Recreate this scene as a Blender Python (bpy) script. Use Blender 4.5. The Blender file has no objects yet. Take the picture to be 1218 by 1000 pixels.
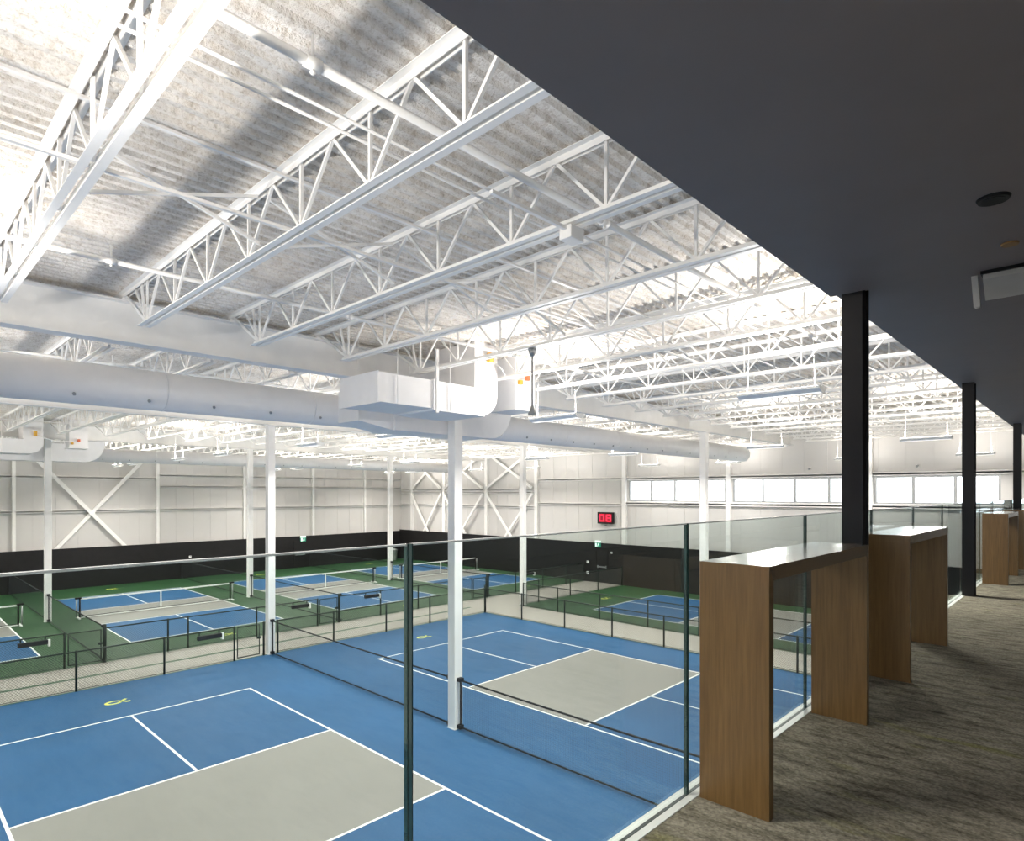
import bpy, math, random
from mathutils import Vector
random.seed(7)
scene = bpy.context.scene
COL = scene.collection

# ------------------------------------------------------------------ camera, sky, lights, exposure
HC = 5.718                                   # eye height above the court floor
cam_d = bpy.data.cameras.new('camera'); cam = bpy.data.objects.new('camera', cam_d); COL.objects.link(cam)
cam.location = (0, 0, HC)
cam.rotation_euler = (math.pi/2, 0, 0.7629)
cam_d.sensor_width = 36.0; cam_d.sensor_fit = 'HORIZONTAL'
cam_d.lens = 733.8/1218*36.0
cam_d.shift_y = (586.2-500)/1218
cam_d.clip_start = 0.05; cam_d.clip_end = 500
scene.camera = cam

world = bpy.data.worlds.new('overcast_sky'); scene.world = world; world.use_nodes = True
wn = world.node_tree
bg = wn.nodes['Background']; bg.inputs['Color'].default_value = (0.90, 0.95, 1.0, 1); bg.inputs['Strength'].default_value = 5.0

UPLIGHT_POWER = 124.0
DOWNLIGHT_POWER = 230.0           # each of the two lamps of a fixture
UPLIGHT_COLOR = (1.0, 0.95, 0.885)
vs = scene.view_settings
vs.view_transform = 'Standard'; vs.look = 'None'; vs.gamma = 1.0; vs.use_curve_mapping = False
vs.exposure = 0.35
scene.cycles.max_bounces = 10
scene.cycles.diffuse_bounces = 6
scene.cycles.transparent_max_bounces = 24
scene.cycles.use_denoising = True

# ------------------------------------------------------------------ materials
def new_mat(name):
    m = bpy.data.materials.new(name); m.use_nodes = True
    nt = m.node_tree; b = nt.nodes['Principled BSDF']
    return m, nt, b
def ramp(nt, fac, stops):
    r = nt.nodes.new('ShaderNodeValToRGB')
    el = r.color_ramp.elements
    while len(el) < len(stops): el.new(0.5)
    for e, (p, c) in zip(el, stops):
        e.position = p; e.color = (*c, 1)
    nt.links.new(fac, r.inputs['Fac']); return r.outputs['Color']
def noise(nt, scale, detail=3, vec=(1, 1, 1), rough=0.5):
    tc = nt.nodes.new('ShaderNodeTexCoord'); mp = nt.nodes.new('ShaderNodeMapping')
    mp.inputs['Scale'].default_value = vec
    nt.links.new(tc.outputs['Object'], mp.inputs['Vector'])
    n = nt.nodes.new('ShaderNodeTexNoise'); n.inputs['Scale'].default_value = scale
    n.inputs['Detail'].default_value = detail; n.inputs['Roughness'].default_value = rough
    nt.links.new(mp.outputs['Vector'], n.inputs['Vector'])
    return n.outputs['Fac']
def mixcol(nt, fac, a, b):
    m = nt.nodes.new('ShaderNodeMix'); m.data_type = 'RGBA'
    for s, v in ((0, fac), (6, a), (7, b)):
        if hasattr(v, 'links') or hasattr(v, 'is_linked'): nt.links.new(v, m.inputs[s])
        elif s == 0: m.inputs[0].default_value = v
        else: m.inputs[s].default_value = (*v, 1)
    return m.outputs[2]
def bump(nt, b, h, strength, dist):
    bm = nt.nodes.new('ShaderNodeBump'); bm.inputs['Strength'].default_value = strength; bm.inputs['Distance'].default_value = dist
    nt.links.new(h, bm.inputs['Height']); nt.links.new(bm.outputs['Normal'], b.inputs['Normal'])
def plain(name, c, rough=0.5, metal=0.0, var=0.06, scale=3.0, spec=0.5, emit=None):
    m, nt, b = new_mat(name)
    f = noise(nt, scale, 3)
    lo = tuple(max(0, x*(1-var)) for x in c); hi = tuple(min(1, x*(1+var)) for x in c)
    nt.links.new(ramp(nt, f, [(0.3, lo), (0.7, hi)]), b.inputs['Base Color'])
    b.inputs['Roughness'].default_value = rough; b.inputs['Metallic'].default_value = metal
    b.inputs['Specular IOR Level'].default_value = spec
    if emit:
        b.inputs['Emission Color'].default_value = (*emit[0], 1); b.inputs['Emission Strength'].default_value = emit[1]
    return m
M = {}
M['steel'] = plain('white_painted_steel', (0.88, 0.87, 0.85), 0.45, var=0.03)
M['duct'] = plain('white_painted_duct', (0.88, 0.87, 0.87), 0.42, var=0.02)
M['wall'] = plain('white_metal_wall_panel', (0.615, 0.602, 0.585), 0.5, var=0.02, scale=0.6)
M['blue'] = plain('blue_acrylic_court', (0.022, 0.091, 0.208), 0.55, var=0.07, scale=0.5, spec=0.18)
M['kitchen'] = plain('grey_acrylic_court', (0.232, 0.225, 0.209), 0.5, var=0.03, scale=0.7, spec=0.3)
M['green'] = plain('green_acrylic_court', (0.022, 0.070, 0.026), 0.5, var=0.07, scale=0.6, spec=0.3)
M['line'] = plain('white_line_paint', (0.80, 0.80, 0.78), 0.5, var=0.03)
M['logo'] = plain('yellow_green_paint', (0.58, 0.62, 0.10), 0.5, var=0.05)
M['greenstrip'] = plain('dark_green_stripe', (0.03, 0.085, 0.045), 0.5)
M['curtain'] = plain('black_vinyl_curtain', (0.010, 0.0095, 0.010), 0.55, var=0.15, spec=0.3)
M['blackmetal'] = plain('black_steel', (0.011, 0.0095, 0.010), 0.5, var=0.1, spec=0.25)
M['fence'] = plain('black_coated_fence', (0.012, 0.022, 0.018), 0.5)
M['wire'] = plain('fence_wire', (0.03, 0.035, 0.03), 0.5)
M['netblack'] = plain('black_netting', (0.012, 0.014, 0.018), 0.7)
M['netwhite'] = plain('white_tape', (0.80, 0.80, 0.78), 0.6)
M['greymetal'] = plain('grey_metal', (0.35, 0.36, 0.36), 0.35, 0.6)
M['darkceil'] = plain('dark_painted_ceiling', (0.26, 0.213, 0.200), 0.6, var=0.03, spec=0.35)
M['whiteplastic'] = plain('white_plastic', (0.88, 0.88, 0.87), 0.4)
M['yellow'] = plain('yellow_valve', (0.75, 0.42, 0.06), 0.5)
M['orange'] = plain('orange_valve', (0.70, 0.16, 0.06), 0.5)
M['brushed'] = plain('brushed_aluminium', (0.50, 0.47, 0.44), 0.35, 0.25, var=0.15)
M['copper'] = plain('tan_cover_plate', (0.30, 0.16, 0.06), 0.4, 0.4)
M['shoe'] = plain('white_edge_trim', (0.85, 0.84, 0.80), 0.4)
M['gasket'] = plain('black_gasket', (0.012, 0.012, 0.012), 0.5)
M['edge'] = plain('polished_glass_edge', (0.022, 0.048, 0.044), 0.10, var=0.3, scale=9, spec=0.6)
M['edge_sheen'] = plain('glass_top_edge_painted_sheen', (0.78, 0.82, 0.81), 0.25, var=0.05, spec=0.8)  # pale base colour stands in for the ceiling reflected along the top
M['blackglass'] = plain('black_lens', (0.006, 0.006, 0.008), 0.45, spec=0.15)
M['lens'] = plain('lit_diffuser', (0.9, 0.9, 0.88), 0.5, emit=((1.0, 0.965, 0.92), 6.0))
M['lens_low'] = plain('lit_lower_diffuser', (0.9, 0.9, 0.88), 0.5, emit=((1.0, 0.97, 0.93), 0.9))
M['led'] = plain('red_led', (0.5, 0.01, 0.03), 0.4, emit=((1.0, 0.02, 0.06), 1.4))
M['ledback'] = plain('red_lit_screen', (0.10, 0.004, 0.01), 0.3, emit=((0.6, 0.005, 0.03), 0.35))
M['exitgreen'] = plain('green_sign_face', (0.02, 0.22, 0.14), 0.4, emit=((0.02, 0.35, 0.22), 0.3))
M['exitwhite'] = plain('white_sign_face', (0.8, 0.85, 0.82), 0.4, emit=((0.8, 1.0, 0.9), 0.5))
M['outdoor'] = plain('pale_winter_ground', (0.30, 0.31, 0.30), 0.9, scale=0.2, var=0.2)
M['mezzwall'] = plain('grey_painted_wall', (0.10, 0.095, 0.09), 0.7)

# concrete corridor with faint plank-like bands
m, nt, b = new_mat('pale_corridor_floor')
f = noise(nt, 2.2, 4, (0.5, 9.0, 1)); nt.links.new(ramp(nt, f, [(0.3, (0.29, 0.265, 0.235)), (0.7, (0.42, 0.395, 0.36))]), b.inputs['Base Color'])
b.inputs['Roughness'].default_value = 0.55; M['corridor'] = m

# sprayed acoustic deck
m, nt, b = new_mat('sprayed_acoustic_deck')
f1 = noise(nt, 9.0, 6, rough=0.75); f2 = noise(nt, 34.0, 4, rough=0.7); f3 = noise(nt, 0.55, 3)
c1 = ramp(nt, f1, [(0.34, (0.70, 0.64, 0.57)), (0.50, (0.91, 0.875, 0.83)), (0.7, (0.95, 0.925, 0.89))])
c2 = ramp(nt, f2, [(0.32, (0.62, 0.58, 0.52)), (0.47, (1, 1, 1))])
mm = nt.nodes.new('ShaderNodeMix'); mm.data_type = 'RGBA'; mm.blend_type = 'MULTIPLY'; mm.inputs[0].default_value = 0.75
nt.links.new(c1, mm.inputs[6]); nt.links.new(c2, mm.inputs[7])
c3 = ramp(nt, f3, [(0.35, (0.92, 0.90, 0.87)), (0.65, (1, 1, 1))])
m2 = nt.nodes.new('ShaderNodeMix'); m2.data_type = 'RGBA'; m2.blend_type = 'MULTIPLY'; m2.inputs[0].default_value = 1.0
nt.links.new(mm.outputs[2], m2.inputs[6]); nt.links.new(c3, m2.inputs[7])
nt.links.new(m2.outputs[2], b.inputs['Base Color']); b.inputs['Roughness'].default_value = 0.95; b.inputs['Specular IOR Level'].default_value = 0.1
ad = nt.nodes.new('ShaderNodeMath'); ad.operation = 'ADD'; nt.links.new(f1, ad.inputs[0]); nt.links.new(f2, ad.inputs[1])
bump(nt, b, ad.outputs[0], 0.7, 0.035); M['deck'] = m

# oak laminate, grain along local Z or Y
def oak(name, vec, dark=0.58):
    m, nt, b = new_mat(name)
    f1 = noise(nt, 14.0, 6, vec, 0.6); f2 = noise(nt, 3.0, 2, vec)
    k = dark
    c1 = ramp(nt, f1, [(0.25, (0.165*k, 0.084*k, 0.025*k)), (0.5, (0.235*k, 0.125*k, 0.040*k)), (0.75, (0.295*k, 0.165*k, 0.058*k))])
    c2 = ramp(nt, f2, [(0.3, (0.80, 0.78, 0.76)), (0.7, (1, 1, 1))])
    mm = nt.nodes.new('ShaderNodeMix'); mm.data_type = 'RGBA'; mm.blend_type = 'MULTIPLY'; mm.inputs[0].default_value = 1
    nt.links.new(c1, mm.inputs[6]); nt.links.new(c2, mm.inputs[7]); nt.links.new(mm.outputs[2], b.inputs['Base Color'])
    b.inputs['Roughness'].default_value = 0.30
    bump(nt, b, f1, 0.08, 0.002)
    return m
M['oak'] = oak('oak_laminate', (5, 5, 0.25))
M['oak_top'] = oak('oak_laminate_top', (5, 0.25, 5))
ob = M['oak_top'].node_tree.nodes['Principled BSDF']; ob.inputs['Roughness'].default_value = 0.17; ob.inputs['Specular IOR Level'].default_value = 0.8; ob.inputs['Coat Weight'].default_value = 1.0; ob.inputs['Coat Roughness'].default_value = 0.18; ob.inputs['Coat IOR'].default_value = 1.7

# carpet: streaks along X, moss flecks
m, nt, b = new_mat('streaked_carpet')
f1 = noise(nt, 4.6, 10, (1.0, 3.0, 1), 0.80); f2 = noise(nt, 70.0, 3); f3 = noise(nt, 1.6, 5, (0.6, 2.2, 1), 0.65); f4 = noise(nt, 1.1, 3, (0.6, 1.3, 1))
c1 = ramp(nt, f1, [(0.35, (0.09, 0.073, 0.052)), (0.45, (0.215, 0.185, 0.14)), (0.53, (0.32, 0.28, 0.22)), (0.72, (0.41, 0.365, 0.29))])
fl = ramp(nt, f3, [(0.60, (0, 0, 0)), (0.70, (0.75, 0.75, 0.75))])
c2 = mixcol(nt, fl, c1, (0.27, 0.25, 0.09))
c3 = ramp(nt, f2, [(0.3, (0.60, 0.60, 0.60)), (0.7, (1.2, 1.2, 1.2))])
mm = nt.nodes.new('ShaderNodeMix'); mm.data_type = 'RGBA'; mm.blend_type = 'MULTIPLY'; mm.inputs[0].default_value = 1
nt.links.new(c2, mm.inputs[6]); nt.links.new(c3, mm.inputs[7])
c4 = ramp(nt, f4, [(0.3, (0.82, 0.82, 0.82)), (0.7, (1.0, 1.0, 1.0))])
m5 = nt.nodes.new('ShaderNodeMix'); m5.data_type = 'RGBA'; m5.blend_type = 'MULTIPLY'; m5.inputs[0].default_value = 1
nt.links.new(mm.outputs[2], m5.inputs[6]); nt.links.new(c4, m5.inputs[7])
nt.links.new(m5.outputs[2], b.inputs['Base Color']); b.inputs['Roughness'].default_value = 0.95; b.inputs['Specular IOR Level'].default_value = 0.1
bump(nt, b, f2, 0.5, 0.004); M['carpet'] = m

# clear architectural glass
def glass(name, tint, ior=1.45):
    m = bpy.data.materials.new(name); m.use_nodes = True; nt = m.node_tree; nt.nodes.clear()
    out = nt.nodes.new('ShaderNodeOutputMaterial'); t = nt.nodes.new('ShaderNodeBsdfTransparent'); g = nt.nodes.new('ShaderNodeBsdfGlossy')
    # thin pane: rays go straight through, so both faces reflect like an outer face
    fr = nt.nodes.new('ShaderNodeFresnel'); ge = nt.nodes.new('ShaderNodeNewGeometry'); mp = nt.nodes.new('ShaderNodeMapRange')
    mp.inputs['To Min'].default_value = ior; mp.inputs['To Max'].default_value = 1/ior
    nt.links.new(ge.outputs['Backfacing'], mp.inputs['Value']); nt.links.new(mp.outputs['Result'], fr.inputs['IOR']); mx = nt.nodes.new('ShaderNodeMixShader')
    t.inputs['Color'].default_value = (*tint, 1); g.inputs['Color'].default_value = (0.9, 0.95, 0.95, 1); g.inputs['Roughness'].default_value = 0.0
    nt.links.new(fr.outputs[0], mx.inputs[0]); nt.links.new(t.outputs[0], mx.inputs[1]); nt.links.new(g.outputs[0], mx.inputs[2]); nt.links.new(mx.outputs[0], out.inputs[0])
    return m
M['glass'] = glass('balcony_glass', (0.918, 0.962, 0.950))
M['winglass'] = glass('window_glass', (0.97, 0.98, 0.98))

# ------------------------------------------------------------------ mesh building
class MB:
    def __init__(s): s.v = []; s.f = []; s.smooth = set()
    def _add(s, vs, fs, sm=False):
        n = len(s.v); s.v += [tuple(v) for v in vs]
        for f in fs:
            if sm: s.smooth.add(len(s.f))
            s.f.append(tuple(i+n for i in f))
        return s
    def box(s, x0, x1, y0, y1, z0, z1):
        vs = [(x0, y0, z0), (x1, y0, z0), (x1, y1, z0), (x0, y1, z0), (x0, y0, z1), (x1, y0, z1), (x1, y1, z1), (x0, y1, z1)]
        return s._add(vs, [(0, 3, 2, 1), (4, 5, 6, 7), (0, 1, 5, 4), (1, 2, 6, 5), (2, 3, 7, 6), (3, 0, 4, 7)])
    def bar(s, a, b, w, h=None, up=(0, 0, 1)):
        a = Vector(a); b = Vector(b); h = h or w; d = (b-a).normalized(); u = Vector(up)
        if abs(d.dot(u)) > 0.98: u = Vector((0, 1, 0))
        r = d.cross(u).normalized()*(w/2); t = r.cross(d).normalized()*(h/2)
        vs = [a-r-t, a+r-t, a+r+t, a-r+t, b-r-t, b+r-t, b+r+t, b-r+t]
        return s._add(vs, [(0, 3, 2, 1), (4, 5, 6, 7), (0, 1, 5, 4), (1, 2, 6, 5), (2, 3, 7, 6), (3, 0, 4, 7)])
    def tri(s, a, b, w):                                   # cheap three-sided wire
        a = Vector(a); b = Vector(b); d = (b-a).normalized(); u = Vector((0, 0, 1)) if abs(d.z) < 0.9 else Vector((1, 0, 0))
        r = d.cross(u).normalized(); t = r.cross(d)
        vs = []
        for p in (a, b):
            for k in range(3):
                an = k*2.0944; vs.append(p+(r*math.cos(an)+t*math.sin(an))*w/2)
        return s._add(vs, [(0, 1, 4, 3), (1, 2, 5, 4), (2, 0, 3, 5)])
    def tube(s, pts, r, n=10, caps=True):
        pts = [Vector(p) for p in pts]; rs = r if isinstance(r, (list, tuple)) else [r]*len(pts)
        d0 = (pts[1]-pts[0]).normalized(); u = Vector((0, 0, 1)) if abs(d0.z) < 0.9 else Vector((1, 0, 0))
        x = d0.cross(u).normalized(); vs = []
        for i, p in enumerate(pts):
            d = (pts[min(i+1, len(pts)-1)]-pts[max(i-1, 0)]).normalized()
            x = (x-d*x.dot(d)).normalized(); y = d.cross(x)
            for k in range(n):
                a = 2*math.pi*k/n; vs.append(p+(x*math.cos(a)+y*math.sin(a))*rs[i])
        fs = []
        for i in range(len(pts)-1):
            for k in range(n):
                fs.append((i*n+k, i*n+(k+1) % n, (i+1)*n+(k+1) % n, (i+1)*n+k))
        s._add(vs, fs, True)
        if caps:
            m = len(s.v)-len(vs)
            s.f.append(tuple(m+k for k in reversed(range(n)))); s.f.append(tuple(m+(len(pts)-1)*n+k for k in range(n)))
        return s
    def prism(s, poly, axis, a0, a1):                      # polygon in the two other axes, extruded along axis
        n = len(poly); vs = []
        for a in (a0, a1):
            for p, q in poly:
                vs.append({'x': (a, p, q), 'y': (p, a, q), 'z': (p, q, a)}[axis])
        fs = [tuple(reversed(range(n))), tuple(range(n, 2*n))]+[(i, (i+1) % n, n+(i+1) % n, n+i) for i in range(n)]
        return s._add(vs, fs)
    def mesh(s, name, mat):
        me = bpy.data.meshes.new(name); me.from_pydata(s.v, [], s.f); me.materials.append(M[mat] if isinstance(mat, str) else mat)
        for i in s.smooth: me.polygons[i].use_smooth = True
        import bmesh
        bm = bmesh.new(); bm.from_mesh(me); bmesh.ops.recalc_face_normals(bm, faces=bm.faces); bm.to_mesh(me); bm.free()
        return me
    def build(s, name, mat, parent=None, kind=None, bevel=0):
        o = put(name, s.mesh(name, mat), parent, kind)
        if bevel:
            md = o.modifiers.new('edge', 'BEVEL'); md.width = bevel; md.segments = 2; md.limit_method = 'ANGLE'
        return o
def put(name, me, parent=None, kind=None, loc=None):
    o = bpy.data.objects.new(name, me); COL.objects.link(o)
    if parent is not None: o.parent = parent
    if loc: o.location = loc
    if kind: o['kind'] = kind
    return o
def thing(name, label, cat, loc=(0, 0, 0), rz=0, group=None):
    o = bpy.data.objects.new(name, None); COL.objects.link(o); o.location = loc; o.rotation_euler = (0, 0, rz); o.empty_display_size = 0.1
    return tag(o, label, cat, group)
def tag(o, label, cat, group=None, kind='thing'):
    o['label'] = label; o['category'] = cat; o['kind'] = kind
    if group: o['group'] = group
    return o
def copy_tree(o, parent=None):
    c = o.copy(); COL.objects.link(c)
    if parent is not None: c.parent = parent
    for ch in list(o.children): copy_tree(ch, c)
    return c
ORD = 'first second third fourth fifth sixth seventh eighth ninth tenth eleventh twelfth thirteenth fourteenth fifteenth sixteenth seventeenth eighteenth nineteenth twentieth twenty-first twenty-second'.split()

# ------------------------------------------------------------------ setting: court floor
YL, YR, XL = -6.5, 32.8, -45.0
MZ = HC-1.35                                  # balcony floor level
CE = MZ+2.75                                  # balcony ceiling level
MX = -1.37                                    # outer edge of the balcony
DECK = 8.90
floor = MB().box(XL-.2, MX+.1, YL, YR+.2, -0.15, 0.0).build('floor', 'corridor', kind='structure')
MB().box(-21.35, MX+.1, YL, 20.47, 0, 0.003).build('blue_surface', 'blue', floor)
MB().box(XL, -24.37, YL, YR, 0, 0.003).build('green_surface', 'green', floor)
MB().box(-21.5, MX, 22.95, YR, 0, 0.003).build('green_surface', 'green', floor)
MB().box(-22.93, -22.75, YL, 20.9, 0, 0.003).build('green_stripe', 'greenstrip', floor)
MB().box(-21.42, -21.33, YL, 20.5, 0, 0.006).build('green_stripe', 'greenstrip', floor)
MB().box(-21.42, MX, 20.44, 20.53, 0, 0.006).build('green_stripe', 'greenstrip', floor)

# roof deck: corrugated sheet, flutes along Y
prof = []; x = XL
while x < -1.2:
    prof += [(x, DECK+.004), (x+.062, DECK+.004), (x+.084, DECK+.046), (x+.146, DECK+.046)]; x += .168
prof.append((x, DECK+.004))
mb = MB(); n = len(prof)
y0, y1 = YL, YR+.1
cuts = [y0+(y1-y0)*i/12 for i in range(13)]
vs = [(px, y, pz) for y in cuts for px, pz in prof]
mb._add(vs, [(j*n+i, j*n+i+1, (j+1)*n+i+1, (j+1)*n+i) for j in range(12) for i in range(n-1)])
mb._add([(XL-.2, y0, DECK+.2), (-1.1, y0, DECK+.2), (-1.1, y1, DECK+.2), (XL-.2, y1, DECK+.2)], [(0, 1, 2, 3)])
mb.build('ceiling', 'deck', kind='structure')

# outer walls
wl = MB().box(XL-.3, XL, YL, YR+.3, 0, DECK+.1).build('wall_left', 'wall', kind='structure')
WIN = [(-21.3, -15.0, 4), (-14.62, -8.1, 4), (-7.75, -3.05, 3), (-0.9, 5.4, 4)]  # last opening is an added unseen window, bringing daylight to the balcony
WZ0, WZ1 = 5.21, 6.50
xs = [XL]+[v for w in WIN for v in w[:2]]+[8.0]
mb = MB().box(XL, 8.0, YR, YR+.3, 0, WZ0).box(XL, 8.0, YR, YR+.3, WZ1, DECK+.1)
for i in range(0, len(xs), 2): mb.box(xs[i], xs[i+1], YR, YR+.3, WZ0, WZ1)
wr = mb.build('wall_right', 'wall', kind='structure')
MB().box(XL, -1.40, YL-.3, YL, 0, DECK+.1).box(-1.55, -1.40, YL, -4.2, 0, DECK+.1).build('wall_near', 'wall', kind='structure')

# wall framing, left wall (runs along Y)
def post_left(y, w=.16): MB().box(XL, XL+.20, y-w/2, y+w/2, 0, DECK).build('wall_post', 'steel', wl)
LP = [-3.0, 5.8, 13.23, 18.9, 24.3, 29.0]
for y in LP: post_left(y)
def girt_left(ya, yb, z): MB().box(XL, XL+.14, ya+.08, yb-.08, z-.035, z+.035).box(XL+.11, XL+.14, ya+.08, yb-.08, z-.085, z+.085).build('girt', 'steel', wl)
for a, c in zip(LP, LP[1:]+[YR]):
    for z in ((4.62, 6.66) if c < 14 else (4.62, 6.15, 6.88)): girt_left(a, c, z)
for a, c in ((5.8, 13.23),):
    MB().bar((XL+.24, a+.1, .2), (XL+.24, c-.1, 8.75), .20, .09, (1, 0, 0)).build('brace', 'steel', wl)
    MB().bar((XL+.34, c-.1, .2), (XL+.34, a+.1, 8.75), .20, .09, (1, 0, 0)).build('brace', 'steel', wl)
    MB().box(XL+.385, XL+.40, 9.36, 9.68, 4.38, 4.62).build('gusset_plate', 'steel', wl)
# liner panel joints
for y in [YL+1.1*i for i in range(36)]:
    MB().box(XL, XL+.012, y-.015, y+.015, 2.3, DECK).build('panel_rib', 'wall', wl)
# right wall framing (runs along X)
RP = [-43.2, -38.9, -33.93, -28.85, -21.53, -14.8, -7.92]
for x in RP: MB().box(x-.13, x+.13, YR-.22, YR, 0, DECK).build('wall_post', 'steel', wr)
def girt_right(xa, xb, z): MB().box(xa+.13, xb-.13, YR-.14, YR, z-.035, z+.035).box(xa+.13, xb-.13, YR-.14, YR-.11, z-.085, z+.085).build('girt', 'steel', wr)
edges = [XL+.1]+RP+[7.9]
for i, (a, c) in enumerate(zip(edges, edges[1:])):
    for z in ((4.72, 5.75, 5.97) if c < -28 else ((4.98, 6.62) if c < -21 else (5.08, 6.60))): girt_right(a, c, z)
for a, c in zip(RP[:3], RP[1:4]):
    for i, (za, zb) in enumerate(((.2, 5.7), (6.1, 8.8))):
        MB().bar((a+.2, YR-.30, za), (c-.2, YR-.30, zb), .18, .09, (0, 1, 0)).build('brace', 'steel', wr)
        MB().bar((c-.2, YR-.40, za), (a+.2, YR-.40, zb), .18, .09, (0, 1, 0)).build('brace', 'steel', wr)
for x in [XL+1.1*i for i in range(1, 40)]:
    if any(w[0]-.1 < x < w[1]+.1 for w in WIN):
        MB().box(x-.015, x+.015, YR-.012, YR, 2.3, WZ0-.1).box(x-.015, x+.015, YR-.012, YR, WZ1+.1, DECK).build('panel_rib', 'wall', wr)
    else: MB().box(x-.015, x+.015, YR-.012, YR, 2.3, DECK).build('panel_rib', 'wall', wr)
# black vinyl bands
MB().box(XL+.42, XL+.46, YL, YR-.46, 0, 2.41).build('trim_1', 'curtain', kind='structure')
mb = MB().box(XL+.42, -23.46, YR-.46, YR-.42, 0, 2.53).box(-22.52, MX, YR-.46, YR-.42, 0, 2.53).box(-23.46, -22.52, YR-.46, YR-.42, 2.15, 2.53)
mb.build('trim_2', 'curtain', kind='structure')

# windows (the last one is added, out of view)
for k, (x0, x1, np_) in enumerate(WIN):
    w = bpy.data.objects.new('window_%d' % (k+1), None); COL.objects.link(w); w['kind'] = 'structure'
    MB().box(x0, x1, YR+.02, YR+.2, WZ0, WZ0+.08).box(x0, x1, YR+.02, YR+.2, WZ1-.08, WZ1).box(x0, x0+.10, YR+.02, YR+.2, WZ0+.08, WZ1-.08).box(x1-.10, x1, YR+.02, YR+.2, WZ0+.08, WZ1-.08).build('window_frame', 'greymetal', w)
    MB().box(x0-.05, x1+.05, YR-.16, YR+.02, WZ0-.06, WZ0-.01).build('window_sill', 'steel', w)
    dx = (x1-x0)/np_
    for i in range(1, np_): MB().box(x0+i*dx-.06, x0+i*dx+.06, YR+.03, YR+.18, WZ0+.06, WZ1-.06).build('mullion', 'greymetal', w)
    for i in range(np_): MB().box(x0+i*dx+.05, x0+(i+1)*dx-.05, YR+.10, YR+.112, WZ0+.06, WZ1-.06).build('pane', 'winglass', w)
g = MB().box(-120, 90, YR+.5, 260, -.4, -.3).box(-60, 60, -150, YL-.5, -.4, -.3).build('ground', 'outdoor', kind='structure')

# ------------------------------------------------------------------ balcony shell
MB().box(MX+.02, 6.0, -4.0, YR, MZ-.35, MZ-.012).build('floor_slab', 'mezzwall', kind='structure')
MB().box(-1.30, 6.0, -4.0, YR, MZ-.012, MZ).build('mezzanine_floor', 'carpet', kind='structure')
mb = MB().box(-1.40, 6.0, -4.0, 4.76, CE, CE+.16).box(-1.40, 6.0, 4.76, YR, CE+.04, CE+.16)
mb.build('mezzanine_ceiling', 'darkceil', kind='structure')
MB().box(-1.40, -1.28, -4.0, YR, CE+.16, DECK).build('wall_bulkhead', 'wall', kind='structure')
MB().box(6.0, 6.2, -4.0, YR, MZ-.35, DECK).build('wall_back', 'mezzwall', kind='structure')
MB().box(-1.40, 6.2, -4.2, -4.0, MZ-.35, MZ+.15).box(-1.40, 6.2, -4.2, -4.0, MZ+2.6, DECK).box(-1.40, -1.2, -4.2, -4.0, MZ+.15, MZ+2.6).box(5.9, 6.2, -4.2, -4.0, MZ+.15, MZ+2.6).build('wall_side', 'mezzwall', kind='structure')
w5 = bpy.data.objects.new('window_5', None); COL.objects.link(w5); w5['kind'] = 'structure'      # glazed end added unseen behind the viewer, to brighten the balcony
for k in range(4): MB().box(-1.2+k*1.775+.04, -1.2+(k+1)*1.775-.04, -4.11, -4.10, MZ+.15, MZ+2.6).build('pane', 'winglass', w5)
for k in range(1, 4): MB().box(-1.2+k*1.775-.04, -1.2+k*1.775+.04, -4.16, -4.04, MZ+.15, MZ+2.6).build('mullion', 'greymetal', w5)
MB().box(-1.34, -1.20, -4.0, YR, 0, MZ-.35).build('wall_lower', 'wall', kind='structure')
MB().box(-1.40, 6.2, YL, YR, DECK+.05, DECK+.2).build('ceiling_slab', 'mezzwall', kind='structure')

# ------------------------------------------------------------------ courts (paint on the floor)
CW, CLEN = 6.096, 13.411
def ribbon(mb, pts, w, z):
    pts = [Vector((p[0], p[1], z)) for p in pts]; vs = []
    for i, p in enumerate(pts):
        d = (pts[min(i+1, len(pts)-1)]-pts[max(i-1, 0)]).normalized(); nrm = Vector((-d.y, d.x, 0))*w/2
        vs += [p-nrm, p+nrm]
    mb._add(vs, [(2*i, 2*i+2, 2*i+3, 2*i+1) for i in range(len(pts)-1)])
def logo_mesh():
    mb = MB(); k = .74                                     # alpha: a loop whose ends cross into two tails
    loop = [(-.20, .38), (-.02, .20)]+[(.17*math.sin(math.radians(t)), -.06+.24*math.cos(math.radians(t))) for t in range(50, 311, 10)]+[(.02, .20), (.17, .33)]
    ribbon(mb, [(p*k, q*k) for p, q in loop], .085, 0.0042)
    mb._add([(p*k, q*k, .0043) for p, q in ((.10, .27), (.24, .27), (.24, .44), (.10, .44))], [(0, 1, 2, 3)])
    return mb.mesh('alpha_logo', 'logo')
LOGO = logo_mesh()
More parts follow.
